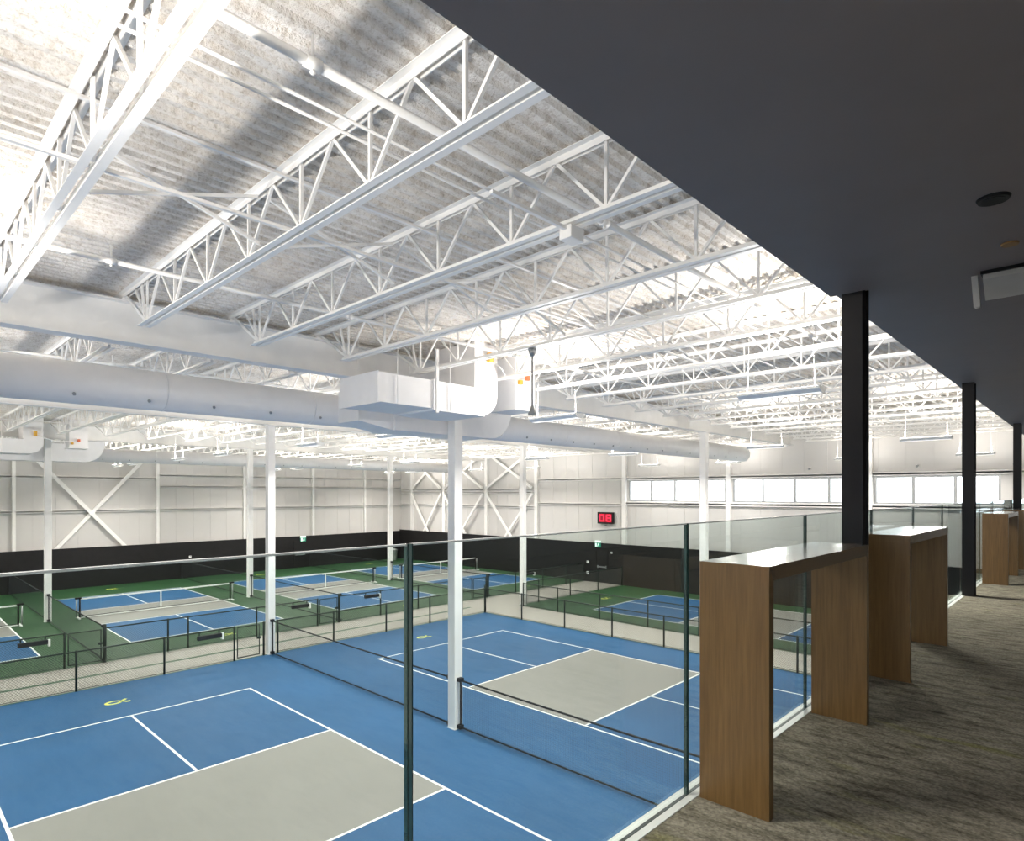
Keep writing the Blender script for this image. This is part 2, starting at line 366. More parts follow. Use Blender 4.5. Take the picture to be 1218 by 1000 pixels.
def court(name, label, x0, y0, boxes, logos):
    t = thing(name, label, 'court', (x0, y0, 0), 0, 'painted pickleball courts')
    z0 = .003; k = 4.572; L = CLEN; n = CLEN-k; lw = .055
    MB().box(k, n, 0, CW, z0, z0+.001).build('kitchen', 'kitchen', t)
    if boxes:
        for xa, xb in ((0, k), (n, L)):
            for ya, yb in ((0, CW/2), (CW/2, CW)): MB().box(xa, xb, ya, yb, z0, z0+.001).build('service_box', 'blue', t)
    def ln(nm, xa, xb, ya, yb): MB().box(xa, xb, ya, yb, z0+.0012, z0+.003).build(nm, 'line', t)
    for x_ in (0, L): ln('baseline', x_-lw/2, x_+lw/2, 0, CW)
    for x_ in (k, n): ln('kitchen_line', x_-lw/2, x_+lw/2, 0, CW)
    for y_ in (0, CW): ln('sideline', -lw/2, L+lw/2, y_-lw/2, y_+lw/2)
    for xa, xb in ((0, k), (n, L)): ln('centre_line', xa, xb, CW/2-lw/2, CW/2+lw/2)
    for lx in logos: put('painted_logo', LOGO, t, loc=(lx, CW/2, 0))
    return t
NX0 = -18.02
court('pickleball_court', 'blue court nearest the balcony with grey kitchen, cut off by the left frame edge', NX0, 1.651, False, [-1.45])
court('pickleball_court', 'blue court with grey kitchen beyond the black divider net, behind the bar table', NX0, 12.193, False, [-1.45])
FX0 = -40.33
court('pickleball_court', 'far court on green at the left edge, only its corner in view', FX0, -1.9, True, [CLEN+1.35, -2.3])
court('pickleball_court', 'far court on green between the far left and the middle white columns', FX0, 7.0, True, [CLEN+1.35, -2.3])
court('pickleball_court', 'far court on green behind the middle white columns, second from the right wall', FX0, 15.97, True, [CLEN+1.35, -2.3])
court('pickleball_court', 'farthest court on green in the corner under the crossed wall braces', FX0, 24.85, True, [CLEN+1.35, -2.3])
court('pickleball_court', 'court on green under the row of windows, past the corridor', NX0, 24.62, True, [-1.45])

# ------------------------------------------------------------------ white columns
def column(x, y, top, label):
    t = thing('steel_column', label, 'column', (x, y, 0), 0, 'white hall columns')
    h = .127
    MB().box(-h, h, -h, h, .02, top).build('shaft', 'steel', t, bevel=.012)
    MB().box(-h-.015, h+.015, -h-.015, h+.015, 0.004, .02).build('base_plate', 'steel', t)
    MB().box(-.17, .17, -.17, .17, top, top+.03).build('cap_plate', 'steel', t)
    return t
COLS = [(-11.4, 9.92, 'tall white square column nearest the balcony, standing between the two blue courts'),
        (-11.4, 22.95, 'white square column before the first window, beyond the second blue court'),
        (-21.4, 9.93, 'white square column on the fence line at the far end of the divider net'),
        (-21.4, 23.2, 'white square column at the corridor crossing by the low fence corner'),
        (-33.85, 5.56, 'white square column at the left on the green courts, with rooftop ducts at its head'),
        (-33.85, 14.56, 'slender distant white column just left of the fence-line column'),
        (-33.85, 23.8, 'distant white column at the net end of the farthest corner court')]
for c in COLS: column(c[0], c[1], 8.10, c[2])

# ------------------------------------------------------------------ roof girders
GX = [-11.4, -21.4, -33.85]
GN = ['deep white plate girder nearest the balcony, carrying the first row of joists', 'white plate girder over the fence line, behind the large round duct', 'white plate girder over the far green courts']
JY = [2.86+1.68*k for k in range(-3, 18)]
for gx, gl in zip(GX, GN):
    t = thing('roof_girder', gl, 'girder', (gx, 0, 0))
    a, c = YL+.02, YR-.46
    MB().box(-.15, .15, a, c, 8.13, 8.155).build('bottom_flange', 'steel', t)
    MB().box(-.15, .15, a, c, 8.775, 8.80).build('top_flange', 'steel', t)
    MB().box(-.008, .008, a, c, 8.155, 8.775).build('girder_web', 'steel', t)
    sm = MB().box(-.14, .14, -.05, .05, 8.80, 8.832).mesh('joist_seat', 'steel')
    for y in JY: put('joist_seat', sm, t, loc=(0, y, 0))

# ------------------------------------------------------------------ open-web joists
ZB, ZT = 8.20, 8.90
def chord_mesh(name, xa, xb, top):
    mb = MB(); l = .066; g_ = .022; th = .007
    for s in (-1, 1):
        if top: poly = [(s*g_, ZT-l), (s*(g_+th), ZT-l), (s*(g_+th), ZT-th), (s*(g_+l), ZT-th), (s*(g_+l), ZT), (s*g_, ZT)]
        else: poly = [(s*g_, ZB), (s*(g_+l), ZB), (s*(g_+l), ZB+th), (s*(g_+th), ZB+th), (s*(g_+th), ZB+l), (s*g_, ZB+l)]
        mb.prism(poly, 'x', xa, xb)
    return mb.mesh(name, 'steel')
def joist_nodes(xa, xb, first=None):
    """bottom panel points between bearing xa (far) and xb (near)"""
    P = 1.165; ns = []; x_ = first if first is not None else xb-1.02
    while x_ > xa+1.0: ns.append(x_); x_ -= P
    return ns, P
zc0, zc1 = ZB+.035, ZT-.035
MB_D = {}
for nm, dx in (('diag_in', .5825), ('diag_out', -.5825), ('vert', 0)):
    MB_D[nm] = MB().bar((0, 0, zc0), (dx, 0, zc1), .030, .028, (0, 1, 0)).mesh('web_vertical' if nm == 'vert' else 'web_diagonal', 'steel')
def make_joist(xa, xb, first, full):
    t = bpy.data.objects.new('roof_joist', None); COL.objects.link(t); t.empty_display_size = .1
    ns, P = joist_nodes(xa, xb, first)
    put('top_chord', chord_mesh('top_chord', xa+.01, xb-.01, True), t)
    bx0 = ns[-1]-.18; bx1 = xb if first is not None else ns[0]+.18
    put('bottom_chord', chord_mesh('bottom_chord', bx0, bx1, False), t)
    if full:
        for x_ in ns:
            put('web_diagonal', MB_D['diag_in'], t, loc=(x_, 0, 0)); put('web_diagonal', MB_D['diag_out'], t, loc=(x_, 0, 0)); put('web_vertical', MB_D['vert'], t, loc=(x_, 0, 0))
        MB().bar((ns[-1], 0, zc0), (xa+.16, 0, zc1), .045, .034, (0, 1, 0)).build('end_diagonal', 'steel', t)
        MB().bar((ns[-1]-.10, 0, zc0), (ns[-1]-.28, 0, zc1), .034, .03, (0, 1, 0)).build('web_diagonal', 'steel', t)
    else:
        mb = MB()
        for x_ in ns:
            for dx in (-.5825, 0, .5825): mb.bar((x_, 0, zc0), (x_+dx, 0, zc1), .030, .028, (0, 1, 0))
        mb.bar((ns[-1], 0, zc0), (xa+.16, 0, zc1), .045, .034, (0, 1, 0)).bar((ns[0], 0, zc0), (xb-.16, 0, zc1), .045, .034, (0, 1, 0))
        mb.build('web', 'steel', t, kind='stuff')
    return t
BAYS = [(-11.4, -1.42, -2.015, True, 'in the bay over the near blue courts'), (-21.4, -11.4, None, False, 'in the bay behind the nearest girder'),
        (-33.85, -21.4, None, False, 'over the near half of the green courts'), (XL+.14, -33.85, None, False, 'in the bay along the far left wall')]
for xa, xb, first, full, where in BAYS:
    proto = None
    for i, y in enumerate(JY):
        if xa < -12 and y < -1.0: continue
        o = make_joist(xa, xb, first, full) if proto is None else copy_tree(proto)
        proto = proto or o
        o.location = (0, y+(1.06 if -22 < xb < -21 else 0), 0)
        if o.location.y > YR-.5: o.location.y = YR-.6
        k = i if xa > -12 else i-1
        tag(o, 'white roof joist, %s from the left %s' % (ORD[k], where), 'joist', 'white roof joists')

# horizontal bridging angles running across the joists
for j, (x_, z_, y0_, y1_, lb) in enumerate(((-5.72, ZB+.085, -2.1, 31.3, 'thin white bridging bar along the joist bottoms in the nearest bay'), (-5.72, ZT-.105, -2.1, 31.3, 'thin white bridging bar along the joist tops in the nearest bay'),
        (-16.4, ZB+.085, -.5, 31.3, 'white bridging bar along the joist bottoms behind the nearest girder'), (-27.6, ZB+.085, -.5, 31.3, 'white bridging bar along the joist bottoms over the green courts'))):
    tag(MB().box(x_-.02, x_+.02, y0_, y1_, z_-.018, z_-.012).box(x_-.02, x_-.014, y0_, y1_, z_-.012, z_+.025).build('bridging_bar', 'steel'), lb, 'bridging bar', 'bridging bars across the joists')
proto = None
for i, (ya, yb) in enumerate(zip(JY[2:10], JY[3:11])):
    if proto is None:
        proto = thing('cross_bridging', '', 'bridging'); 
        MB().bar((0, .05, ZB+.10), (0, 1.63, ZT-.10), .03, .03).build('bridging_rod', 'steel', proto)
        MB().bar((.04, 1.63, ZB+.10), (.04, .05, ZT-.10), .03, .03).build('bridging_rod', 'steel', proto)
        o = proto
    else: o = copy_tree(proto)
    o.location = (-6.35, ya, 0)
    tag(o, 'crossed white bridging rods in the near bay, in the %s joist gap from the left' % ORD[i+2], 'bridging', 'crossed bridging rods')

# sprinkler mains and conduits along Y
def pipe(x_, z_, r, y0_, y1_, lb, fit):
    t = thing('sprinkler_pipe', lb, 'pipe', (x_, 0, z_))
    MB().tube([(0, y0_, 0), (0, y1_, 0)], r, 10).build('pipe_run', 'steel', t)
    for y in fit:
        MB().tube([(0, y-.055, 0), (0, y+.055, 0)], r*1.25, 10).build('coupling', 'steel', t)
        MB().tube([(0, y, -r), (0, y, -r-.02), (0, y, -r-.025), (0, y, -r-.04)], [r*.4, r*.4, r*.6, r*.2], 8).build('sprinkler_head', 'steel', t)
        MB().tube([(0, y, r), (0, y, .2)], .012, 6).build('hanger_rod', 'steel', t)
pipe(-3.83, 8.60, .036, YL+.02, YR-.1, 'white sprinkler pipe threaded through the near bay joists, closest to the balcony', [2.07+3.36*k for k in range(9)])
pipe(-8.90, 8.60, .032, YL+.02, YR-.1, 'white sprinkler pipe through the near bay joists, close to the girder', [2.10+3.36*k for k in range(9)])
pipe(-16.0, 8.60, .032, YL+.02, YR-.1, 'white sprinkler pipe through the joists behind the nearest girder', [3.8+3.36*k for k in range(8)])
for k, dx in enumerate((0, .17)):
    tag(MB().tube([(-4.24-dx, YL+.02, 8.62), (-4.24-dx, YR-.1, 8.62)], .014, 6).build('conduit', 'steel'), ('thin white conduit beside the sprinkler pipe nearest the balcony', 'thin white conduit, the farther of the pair by the sprinkler pipe')[k], 'conduit', 'thin conduits through the near joists')
t = thing('junction_box', 'white junction box with a short arm under the third near joist', 'junction box', (-3.57, 4.54, 8.12))
MB().box(-.07, .07, -.10, .10, -.06, .06).build('box_body', 'steel', t, bevel=.008)
MB().box(-.018, .018, -1.05, -.10, .02, .05).build('raceway', 'steel', t)
MB().tube([(0, .0, .06), (0, .0, .14)], .012, 6).build('hanger_rod', 'steel', t)

# ------------------------------------------------------------------ round ducts with bolts and seams
def round_duct(x_, z_, r, y0_, y1_, lb, seams):
    t = thing('round_duct', lb, 'duct', (x_, 0, z_))
    n = 28
    MB().tube([(0, y0_, 0), (0, y1_-.12, 0), (0, y1_-.03, 0), (0, y1_, 0)], [r, r, r*.97, r*.86], n).build('duct_shell', 'duct', t)
    y = y0_+1.1
    while y < y1_-.3:
        MB().tube([(0, y-.015, 0), (0, y+.015, 0)], r+.006, n).build('seam_ring', 'duct', t); y += seams
    y = y0_+.6
    for k in range(int((y1_-y0_)/1.15)):
        yy = y+k*1.15
        for an in (-38,):
            a = math.radians(an); p = Vector((math.cos(a)*r, yy, math.sin(a)*r)); q = Vector((math.cos(a)*(r+.03), yy, math.sin(a)*(r+.03)))
            MB().tube([p, q], .028, 6).build('air_nozzle', 'greymetal', t)
    y = y0_+2
    while y < y1_:
        MB().tube([(0, y, r), (0, y, DECK-z_)], .008, 5).build('hanger_rod', 'steel', t); y += 3.36
round_duct(-13.0, 7.65, .37, YL+.3, 30.4, 'large round white air duct running across the hall behind the nearest girder', 3.0)
round_duct(-35.45, 7.57, .33, 6.2, 30.2, 'distant round white air duct above the far courts', 3.0)

# rectangular ducts with elbows (profile in Y-Z, extruded in X)
def elbow_poly(y0_, y1_, zb, zt, yr, ztop, rad=.42):
    """horizontal run y0..y1 between zb and zt that turns up into a riser yr..y1"""
    pts = [(y0_, zt), (y0_, zb), (y1_-rad, zb)]
    pts += [(y1_-rad+rad*math.sin(math.radians(a)), zb+rad-rad*math.cos(math.radians(a))) for a in range(15, 91, 15)]
    pts += [(y1_, ztop), (yr, ztop), (yr, zt)]
    return pts
def duct_unit(ox, oy, which):
    t = thing('rectangular_duct', 'white rectangular duct turning up into the roof %s' % which[0], 'duct', (ox, oy, 0))
    x0, x1 = -.64, .64
    pl = elbow_poly(.02, 3.06, 7.38, 7.93, 2.40, DECK)
    vs = [(xx, p, q) for xx in (x0, x1) for p, q in pl]; n_ = len(pl)
    MB()._add(vs, [tuple(range(n_)), tuple(range(n_, 2*n_))]+[(i, (i+1) % n_, n_+(i+1) % n_, n_+i) for i in range(n_)]).build('duct_shell', 'duct', t)
    MB().box(x0-.03, x1+.03, 1.28, 1.33, 7.35, 7.96).build('flange', 'duct', t)
    MB().box(x0-.015, x1+.015, 0, .03, 7.365, 7.945).build('flange', 'duct', t)
    MB().box(x0, x1, 1.33, 2.7, 7.345, 7.38).build('bottom_trunk_plate', 'duct', t)
    MB().box(x1, x1+.04, 1.34, 1.40, 7.30, 8.55).build('hanger_strut', 'steel', t)
    for yy in (.42, 1.70):
        for xx in (x0-.02, x1+.03): MB().tube([(xx, yy, 7.36), (xx, yy, 8.88)], .009, 5).build('hanger_rod', 'steel', t)
    t = thing('supply_duct', 'white rectangular supply duct curving up beside the round duct %s' % which[1], 'duct', (ox-1.9, oy, 0))
    pl = elbow_poly(1.9, 5.72, 7.15, 7.95, 5.02, DECK, .8)
    vs = [(xx, p, q) for xx in (-.55, .42) for p, q in pl]; n_ = len(pl)
    MB()._add(vs, [tuple(range(n_)), tuple(range(n_, 2*n_))]+[(i, (i+1) % n_, n_+(i+1) % n_, n_+i) for i in range(n_)]).build('duct_shell', 'duct', t)
    MB().prism([(1.0, 7.30), (1.9, 7.15), (1.9, 7.95), (1.0, 8.0)], 'x', -.50, .34).build('transition', 'duct', t)
    MB().box(-.57, .44, 5.0, 5.74, 8.16, 8.20).build('flange', 'duct', t)
    t = thing('drop_box', 'white vertical duct box hanging from the roof %s' % which[2], 'duct', (ox, oy, 0))
    MB().box(-.5, .28, 4.02, 4.70, 7.68, DECK).build('duct_shell', 'duct', t)
    MB().box(-.53, .31, 3.99, 4.73, 7.66, 7.70).build('flange', 'duct', t)
    t = thing('gas_line', 'thin gas hose with yellow and orange valves %s' % which[3], 'gas line', (ox, oy, 0))
    d = 0.0 if ox > -20 else -.42
    MB().tube([(.69, 2.80, 8.56+d), (.69, 3.15, 8.42+d), (.50, 3.45, 8.34+d), (.34, 3.98, 8.36+d), (.34, 4.25, 8.36+d)], .016, 6).build('hose', 'steel', t)
    MB().box(.66, .76, 2.72, 2.84, 8.50+d, 8.70+d).build('valve_handle', 'yellow', t, bevel=.015)
    MB().box(.31, .40, 4.30, 4.40, 8.36+d, 8.48+d).build('valve_handle', 'orange', t, bevel=.015)
    MB().box(.31, .40, 4.06, 4.16, 8.24+d, 8.34+d).build('valve_handle', 'yellow', t, bevel=.015)
duct_unit(-10.13, 6.40, ('above the nearest white column', 'at the nearest white column', 'right of the nearest white column', 'above the nearest white column'))
duct_unit(-32.58, 2.04, ('above the far left column', 'at the far left column', 'right of the far left column', 'at the head of the far left column'))

t = thing('drop_rod', 'thin grey drop rod with bell ends hanging from the joist beside the duct box', 'rod', (-7.07, 7.9, 0))
MB().tube([(0, 0, 7.10), (0, 0, 8.19)], .016, 8).build('rod_shaft', 'greymetal', t)
MB().tube([(0, 0, 8.06), (0, 0, 8.12), (0, 0, 8.19)], [.03, .06, .075], 12).build('top_bell', 'greymetal', t)
MB().tube([(0, 0, 7.06), (0, 0, 7.08), (0, 0, 7.13), (0, 0, 7.22)], [.075, .08, .05, .022], 12).build('lower_bell', 'greymetal', t)

# ------------------------------------------------------------------ uplight fixtures (they light the hall off the roof)
def fixture_proto():
    t = bpy.data.objects.new('pendant_uplight', None); COL.objects.link(t)
    MB().prism([(-.15, .05), (-.06, 0), (.06, 0), (.15, .05), (.15, .085), (-.15, .085)], 'x', -.62, .62).build('housing', 'whiteplastic', t)
    MB().box(-.60, .60, -.12, .12, .086, .092).build('diffuser', 'lens', t)
    MB().box(-.60, .60, -.055, .055, -.004, -.0005).build('lower_diffuser', 'lens_low', t)
    for s in (-1, 1):
        MB().prism([(-.155, .05), (-.06, -.004), (.06, -.004), (.155, .05), (.155, .095), (-.155, .095)], 'x', s*.62-.008, s*.62+.008).build('end_cap', 'whiteplastic', t)
        MB().tube([(s*.52, 0, .09), (s*.50, 0, .55), (s*.48, 0, DECK-7.23)], .004, 5).build('hanging_cable', 'steel', t)
    ld = bpy.data.lights.new('lamp_full', 'AREA'); ld.shape = 'RECTANGLE'; ld.size = 1.15; ld.size_y = .22; ld.energy = UPLIGHT_POWER; ld.color = UPLIGHT_COLOR
    ld.size_y = .11; ld.spread = math.radians(150)
    for s in (-1, 1):                                       # batwing optic: two lamps, each thrown to one side of the ceiling
        l = bpy.data.objects.new('lamp', ld); COL.objects.link(l); l.parent = t; l.location = (0, s*.07, .12); l.rotation_euler = (math.pi+s*math.radians(50), 0, 0)
    dn = bpy.data.lights.new('lamp_down', 'AREA'); dn.shape = 'RECTANGLE'; dn.size = 1.1; dn.size_y = .1; dn.energy = DOWNLIGHT_POWER; dn.color = UPLIGHT_COLOR; dn.spread = math.radians(152)
    l = bpy.data.objects.new('lamp', dn); COL.objects.link(l); l.parent = t; l.location = (0, 0, -.006)      # louvred downward part
    return t
FIX = []
for Y in (-.3, 9.9, 21.0, 30.6):
    for X in (-3.65, -8.2, -13.9, -18.5): FIX.append((X, Y))
for Y in (-.6, 9.9, 19.2, 28.5):
    for X in (-25.6, -30.6, -37.6, -40.6): FIX.append((X, Y))
rows = {-.3: 'left out of frame over the first court', 9.9: 'over the divider net', 21.0: 'over the low fence corridor', 30.6: 'near the window wall'}
proto = None
for i, (X, Y) in enumerate(FIX):
    o = fixture_proto() if proto is None else copy_tree(proto)
    proto = proto or o
    o.location = (X, Y, 7.23)
    k_up, k_dn = (.3, .55) if (Y > 28 and X > -20) else ((.85, 1.0) if X < -20 else ((.68, 1.0) if Y < 0 else (1.0, 1.0)))   # dimmed beside the window wall
    for ch in o.children:
        if ch.type != 'LIGHT': continue
        down = ch.data.name.startswith('lamp_down'); k = k_dn if down else k_up
        if k == 1.0: continue
        nm = ('lamp_down_%d' if down else 'lamp_up_%d') % round(k*100)
        if nm not in bpy.data.lights:
            dd = ch.data.copy(); dd.name = nm; dd.energy = (DOWNLIGHT_POWER if down else UPLIGHT_POWER)*k
        ch.data = bpy.data.lights[nm]
    if X > -20: lb = 'white pendant uplight %s, %s out from balcony' % (rows[Y], ORD[i % 4])
    else: lb = 'white pendant uplight over green courts, %s row from left, %s from fence' % (ORD[[-.6, 9.9, 19.2, 28.5].index(Y)], ORD[i % 4])
    tag(o, lb, 'light', 'pendant uplights')

# ------------------------------------------------------------------ fences
def strands(mb, ax, a, b, fixed, z0, z1, pitch=.075, w=.0065):
    h = z1-z0; L = b-a
    def P(s_, z_): return (fixed, s_, z_) if ax == 'y' else (s_, fixed, z_)
    k = -h
    while k < L:
        s0, s1 = k, k+h; za, zb = z0, z1
        if s0 < 0: za = z0-s0; s0 = 0
        if s1 > L: zb = z1-(s1-L); s1 = L
        if s1-s0 > .02:
            mb.tri(P(a+s0, za), P(a+s1, zb), w); mb.tri(P(b-s0, za), P(b-s1, zb), w)
        k += pitch
def fence(label, ax, a, b, fixed, posts, thick=(), skip=()):
    t = thing('chain_link_fence', label, 'fence', group='low chain-link fences')
    def bx(s0, s1, hw, z0, z1):
        return (fixed-hw, fixed+hw, s0, s1, z0, z1) if ax == 'y' else (s0, s1, fixed-hw, fixed+hw, z0, z1)
    for p in posts:
        r = .055 if p in thick else .032
        q = (fixed, p) if ax == 'y' else (p, fixed)
        MB().tube([(q[0], q[1], .004), (q[0], q[1], 1.17 if p not in thick else 1.26), (q[0], q[1], 1.19 if p not in thick else 1.29)], [r, r, r*.5], 10).build('post', 'fence', t)
    segs = []; s = a
    for g0, g1 in sorted(skip): segs.append((s, g0)); s = g1
    segs.append((s, b)); mm = MB()
    for s0, s1 in segs:
        e0 = (fixed, s0, 1.15) if ax == 'y' else (s0, fixed, 1.15); e1 = (fixed, s1, 1.15) if ax == 'y' else (s1, fixed, 1.15)
        MB().tube([e0, e1], .022, 8).build('top_rail', 'fence', t)
        f0 = (e0[0], e0[1], .05); f1 = (e1[0], e1[1], .05); MB().tube([f0, f1], .010, 6).build('bottom_wire', 'fence', t)
        strands(mm, ax, s0, s1, fixed, .05, 1.15)
    mm.build('chain_link_mesh', 'wire', t, kind='stuff')
def gate(label, ax, a, b, fixed):
    t = thing('fence_gate', label, 'gate', group='chain-link gates')
    def P(s_, z_): return (fixed, s_, z_) if ax == 'y' else (s_, fixed, z_)
    MB().tube([P(a+.105, .08), P(a+.105, 1.12)], .018, 8).tube([P(b-.105, .08), P(b-.105, 1.12)], .018, 8).tube([P(a+.105, 1.12), P(b-.105, 1.12)], .018, 8).tube([P(a+.105, .08), P(b-.105, .08)], .018, 8).build('gate_frame', 'fence', t)
    mm = MB(); strands(mm, ax, a+.11, b-.11, fixed, .09, 1.11); mm.build('chain_link_mesh', 'wire', t, kind='stuff')
    MB().box(*((fixed-.03, fixed+.03, b-.19, b-.07, .62, .70) if ax == 'y' else (b-.19, b-.07, fixed-.03, fixed+.03, .62, .70))).build('latch', 'fence', t)
fence('low black chain-link fence along the far ends of the two near blue courts', 'y', -2.0, 20.47, -21.35, [-.4, 1.9, 4.17, 6.48, 8.65, 9.67, 10.18, 12.41, 14.82, 17.11, 19.0, 20.47], (20.47,), [(8.65, 9.62), (9.72, 10.14)])
gate('chain-link gate left of the fence-line column', 'y', 8.65, 9.62, -21.35)
fence('low black chain-link fence along the green courts beyond the corridor', 'y', -2.0, 32.2, -24.37, [-.9, 1.6, 4.44, 5.56, 7.52, 8.2, 10.75, 13.4, 14.43, 16.6, 18.8, 21.0, 22.4, 23.5, 25.8, 28.2, 30.4, 32.2], (5.56, 14.43, 23.5), [(4.44, 5.56), (13.4, 14.43), (22.4, 23.5)])
gate('chain-link gate into the leftmost green courts', 'y', 4.44, 5.56, -24.37)
gate('chain-link gate into the middle green courts', 'y', 13.4, 14.43, -24.37)
gate('chain-link gate into the farthest green court', 'y', 22.4, 23.5, -24.37)
fence('low black chain-link fence along the right side of the second blue court', 'x', -21.25, -1.5, 20.47, [-18.96, -16.48, -14.07, -11.76, -9.4, -7.0, -4.6, -2.2])
fence('low black chain-link fence along the near edge of the court below the windows', 'x', -21.15, -1.5, 22.95, [-21.15, -18.9, -16.46, -13.95, -11.62, -11.18, -9.2, -6.8, -4.4, -2.0], (), [(-11.62, -11.18)])
fence('low black chain-link fence at the end of the court below the windows', 'y', 23.45, 32.2, -21.40, [23.45, 24.41, 27.08, 29.7, 32.2])
def rack(x, y, lb, h=1.0):
    t = thing('paddle_rack', lb, 'rack', (x, y, h), 0, 'paddle racks on the fences')
    MB().box(-.06, .06, -.42, .34, -.09, .05).build('tray', 'netblack', t, bevel=.01)
    MB().box(-.062, .062, .34, .40, -.16, .05).build('end_plate', 'whiteplastic', t)
    for yy in (-.34, .28): MB().box(-.072, -.058, yy-.02, yy+.02, -.05, .15).build('hook', 'fence', t)
rack(-21.25, 7.85, 'black paddle rack on the near fence, left of the fence-line column')
rack(-24.27, 3.65, 'black paddle rack on the far fence beside the leftmost gate')
rack(-24.27, 12.6, 'black paddle rack on the far fence, right of the fence-line column')
rack(-24.27, 16.1, 'black paddle rack on the far fence behind the thick glass joint')
rack(-24.27, 26.9, 'black paddle rack on the far fence at the corner court')

# ------------------------------------------------------------------ divider net between the two near courts
def divider(xa, xb, lb, y=9.92, strands_=True):
    t = thing('divider_net', lb, 'net', (0, y, 0), 0, 'black divider nets')
    za, zb = .06, 1.19
    MB().tube([(xa, 0, zb), ((xa+xb)/2, 0, zb-.02), (xb, 0, zb)], .022, 8).build('top_rope', 'netblack', t)
    MB().tube([(xa, 0, za), (xb, 0, za)], .020, 8).build('bottom_rope', 'netblack', t)
    mm = MB(); x_ = xa
    while x_ < xb: mm.tri((x_, 0, za), (x_, 0, zb-.01), .0026); x_ += .045
    z_ = za+.045
    while z_ < zb: mm.tri((xa, 0, z_), (xb, 0, z_), .0026); z_ += .045
    mm.build('netting', 'netblack', t, kind='stuff')
    for xx in (xa, xb-.03): MB().box(xx, xx+.03, -.02, .02, za, zb).build('end_webbing', 'netblack', t)
    for zz in (za, zb):
        MB().box(xa-.055, xa+.06, -.06, .06, zz-.03, zz+.06).build('clamp', 'netblack', t); MB().box(xb-.06, xb+(.055 if xb < -2 else .0), -.06, .06, zz-.03, zz+.06).build('clamp', 'netblack', t)
divider(-21.21, -11.59, 'black divider net from the nearest column to the fence-line column')
divider(-11.21, -1.45, 'black divider net from the balcony wall to the nearest column')
for c, nm in ((COLS[4], 'leftmost far column'), (COLS[5], 'slender far column'), (COLS[6], 'far column by the corner court')):
    divider(-33.85+.19, -24.52, 'black divider net from the far fence to the %s' % nm, c[1])
    divider(XL+.52, -33.85-.19, 'black divider net from the far wall to the %s' % nm, c[1])
# ------------------------------------------------------------------ portable nets on the far courts
def pnet_proto():
    t = bpy.data.objects.new('court_net', None); COL.objects.link(t)
    h = 3.35
    for s in (-1, 1):
        MB().tube([(0, s*h, .05), (0, s*h, .95)], .035, 10).build('net_post', 'blackmetal', t)
        MB().tube([(.0, s*(h+.12), .08), (0, s*(h+.12), .90)], .035, 10).build('net_post', 'greymetal', t)
        MB().box(-.32, .32, s*(h+.06)-.04, s*(h+.06)+.04, .01, .07).build('foot', 'netwhite', t, bevel=.01)
        MB().box(-.05, .05, s*(h+.06)-.12, s*(h+.06)+.12, .90, .97).build('post_cap', 'blackmetal', t)
    MB().tube([(0, -h, .04), (0, h, .04)], .022, 8).build('base_bar', 'netwhite', t)
    MB().box(-.012, .012, -h+.02, h-.02, .86, .925).build('top_tape', 'netwhite', t)
    MB().box(-.006, .006, -h+.02, h-.02, .085, .11).build('bottom_cord', 'netblack', t)
    MB().box(-.014, .014, -.03, .03, .10, .87).build('centre_strap', 'netwhite', t)
    mm = MB(); y = -h
    while y < h: mm.tri((0, y, .10), (0, y, .87), .0032); y += .045
    z_ = .11
    while z_ < .87: mm.tri((0, -h, z_), (0, h, z_), .0032); z_ += .045
    mm.build('netting', 'netblack', t, kind='stuff')
    return t
proto = None
for y, lb in ((1.15, 'portable white-taped net on the leftmost far court'), (10.05, 'portable white-taped net on the far court left of the fence-line column'), (19.0, 'portable white-taped net on the far court behind the thick glass joint'), (27.9, 'portable white-taped net on the farthest corner court')):
    o = pnet_proto() if proto is None else copy_tree(proto); proto = proto or o
    o.location = (-33.62, y, 0); tag(o, lb, 'net', 'portable court nets')

# ------------------------------------------------------------------ things on the far walls
t = thing('scoreboard', 'red digital clock in a black case on the white wall left of the windows', 'clock', (-22.93, YR-.17, 4.12))
MB().box(-.60, .60, -.05, .12, -.37, .37).build('case', 'blackmetal', t, bevel=.015)
scr = MB().box(-.47, .50, -.056, -.049, -.27, .27).build('screen', 'ledback', t)
SEG = {'a': (-.14, .14, .16, .22), 'g': (-.14, .14, -.03, .03), 'd': (-.14, .14, -.22, -.16), 'f': (-.19, -.12, .0, .21), 'b': (.12, .19, .0, .21), 'e': (-.19, -.12, -.21, 0), 'c': (.12, .19, -.21, 0)}
for cx_, segs in ((-.25, 'abcdef'), (.28, 'abcdefg')):
    d = MB()
    for s_ in segs:
        a, b_, c, e = SEG[s_]; d.box(cx_+a, cx_+b_, -.066, -.056, c, e)
    d.build('digit', 'led', scr)
MB().box(-.05, .05, -.03, .03, -.50, -.42).build('sensor', 'greymetal', t)
def exit_sign(loc, rz, lb):
    t = thing('exit_sign', lb, 'sign', loc, rz, 'green exit signs')
    MB().box(-.22, .22, -.02, .03, .13, .26).build('sign_header', 'exitwhite', t)
    sb = MB().box(-.22, .22, -.03, .03, -.16, .13).build('sign_body', 'exitgreen', t)
    fig = MB().box(.03, .08, -.036, -.03, .05, .09)          # running figure and doorway
    fig.prism([(.00, -.02), (.05, -.03), (.08, .04), (.02, .05)], 'y', -.036, -.03).prism([(.00, -.02), (.03, -.03), (.00, -.12), (-.04, -.12)], 'y', -.036, -.03).prism([(.03, -.03), (.05, -.02), (.12, -.08), (.10, -.11)], 'y', -.036, -.03).prism([(.07, .03), (.13, .0), (.12, -.02), (.06, .0)], 'y', -.036, -.03)
    fig.box(-.19, -.07, -.036, -.03, -.13, .10); fig.build('pictogram', 'exitwhite', sb)
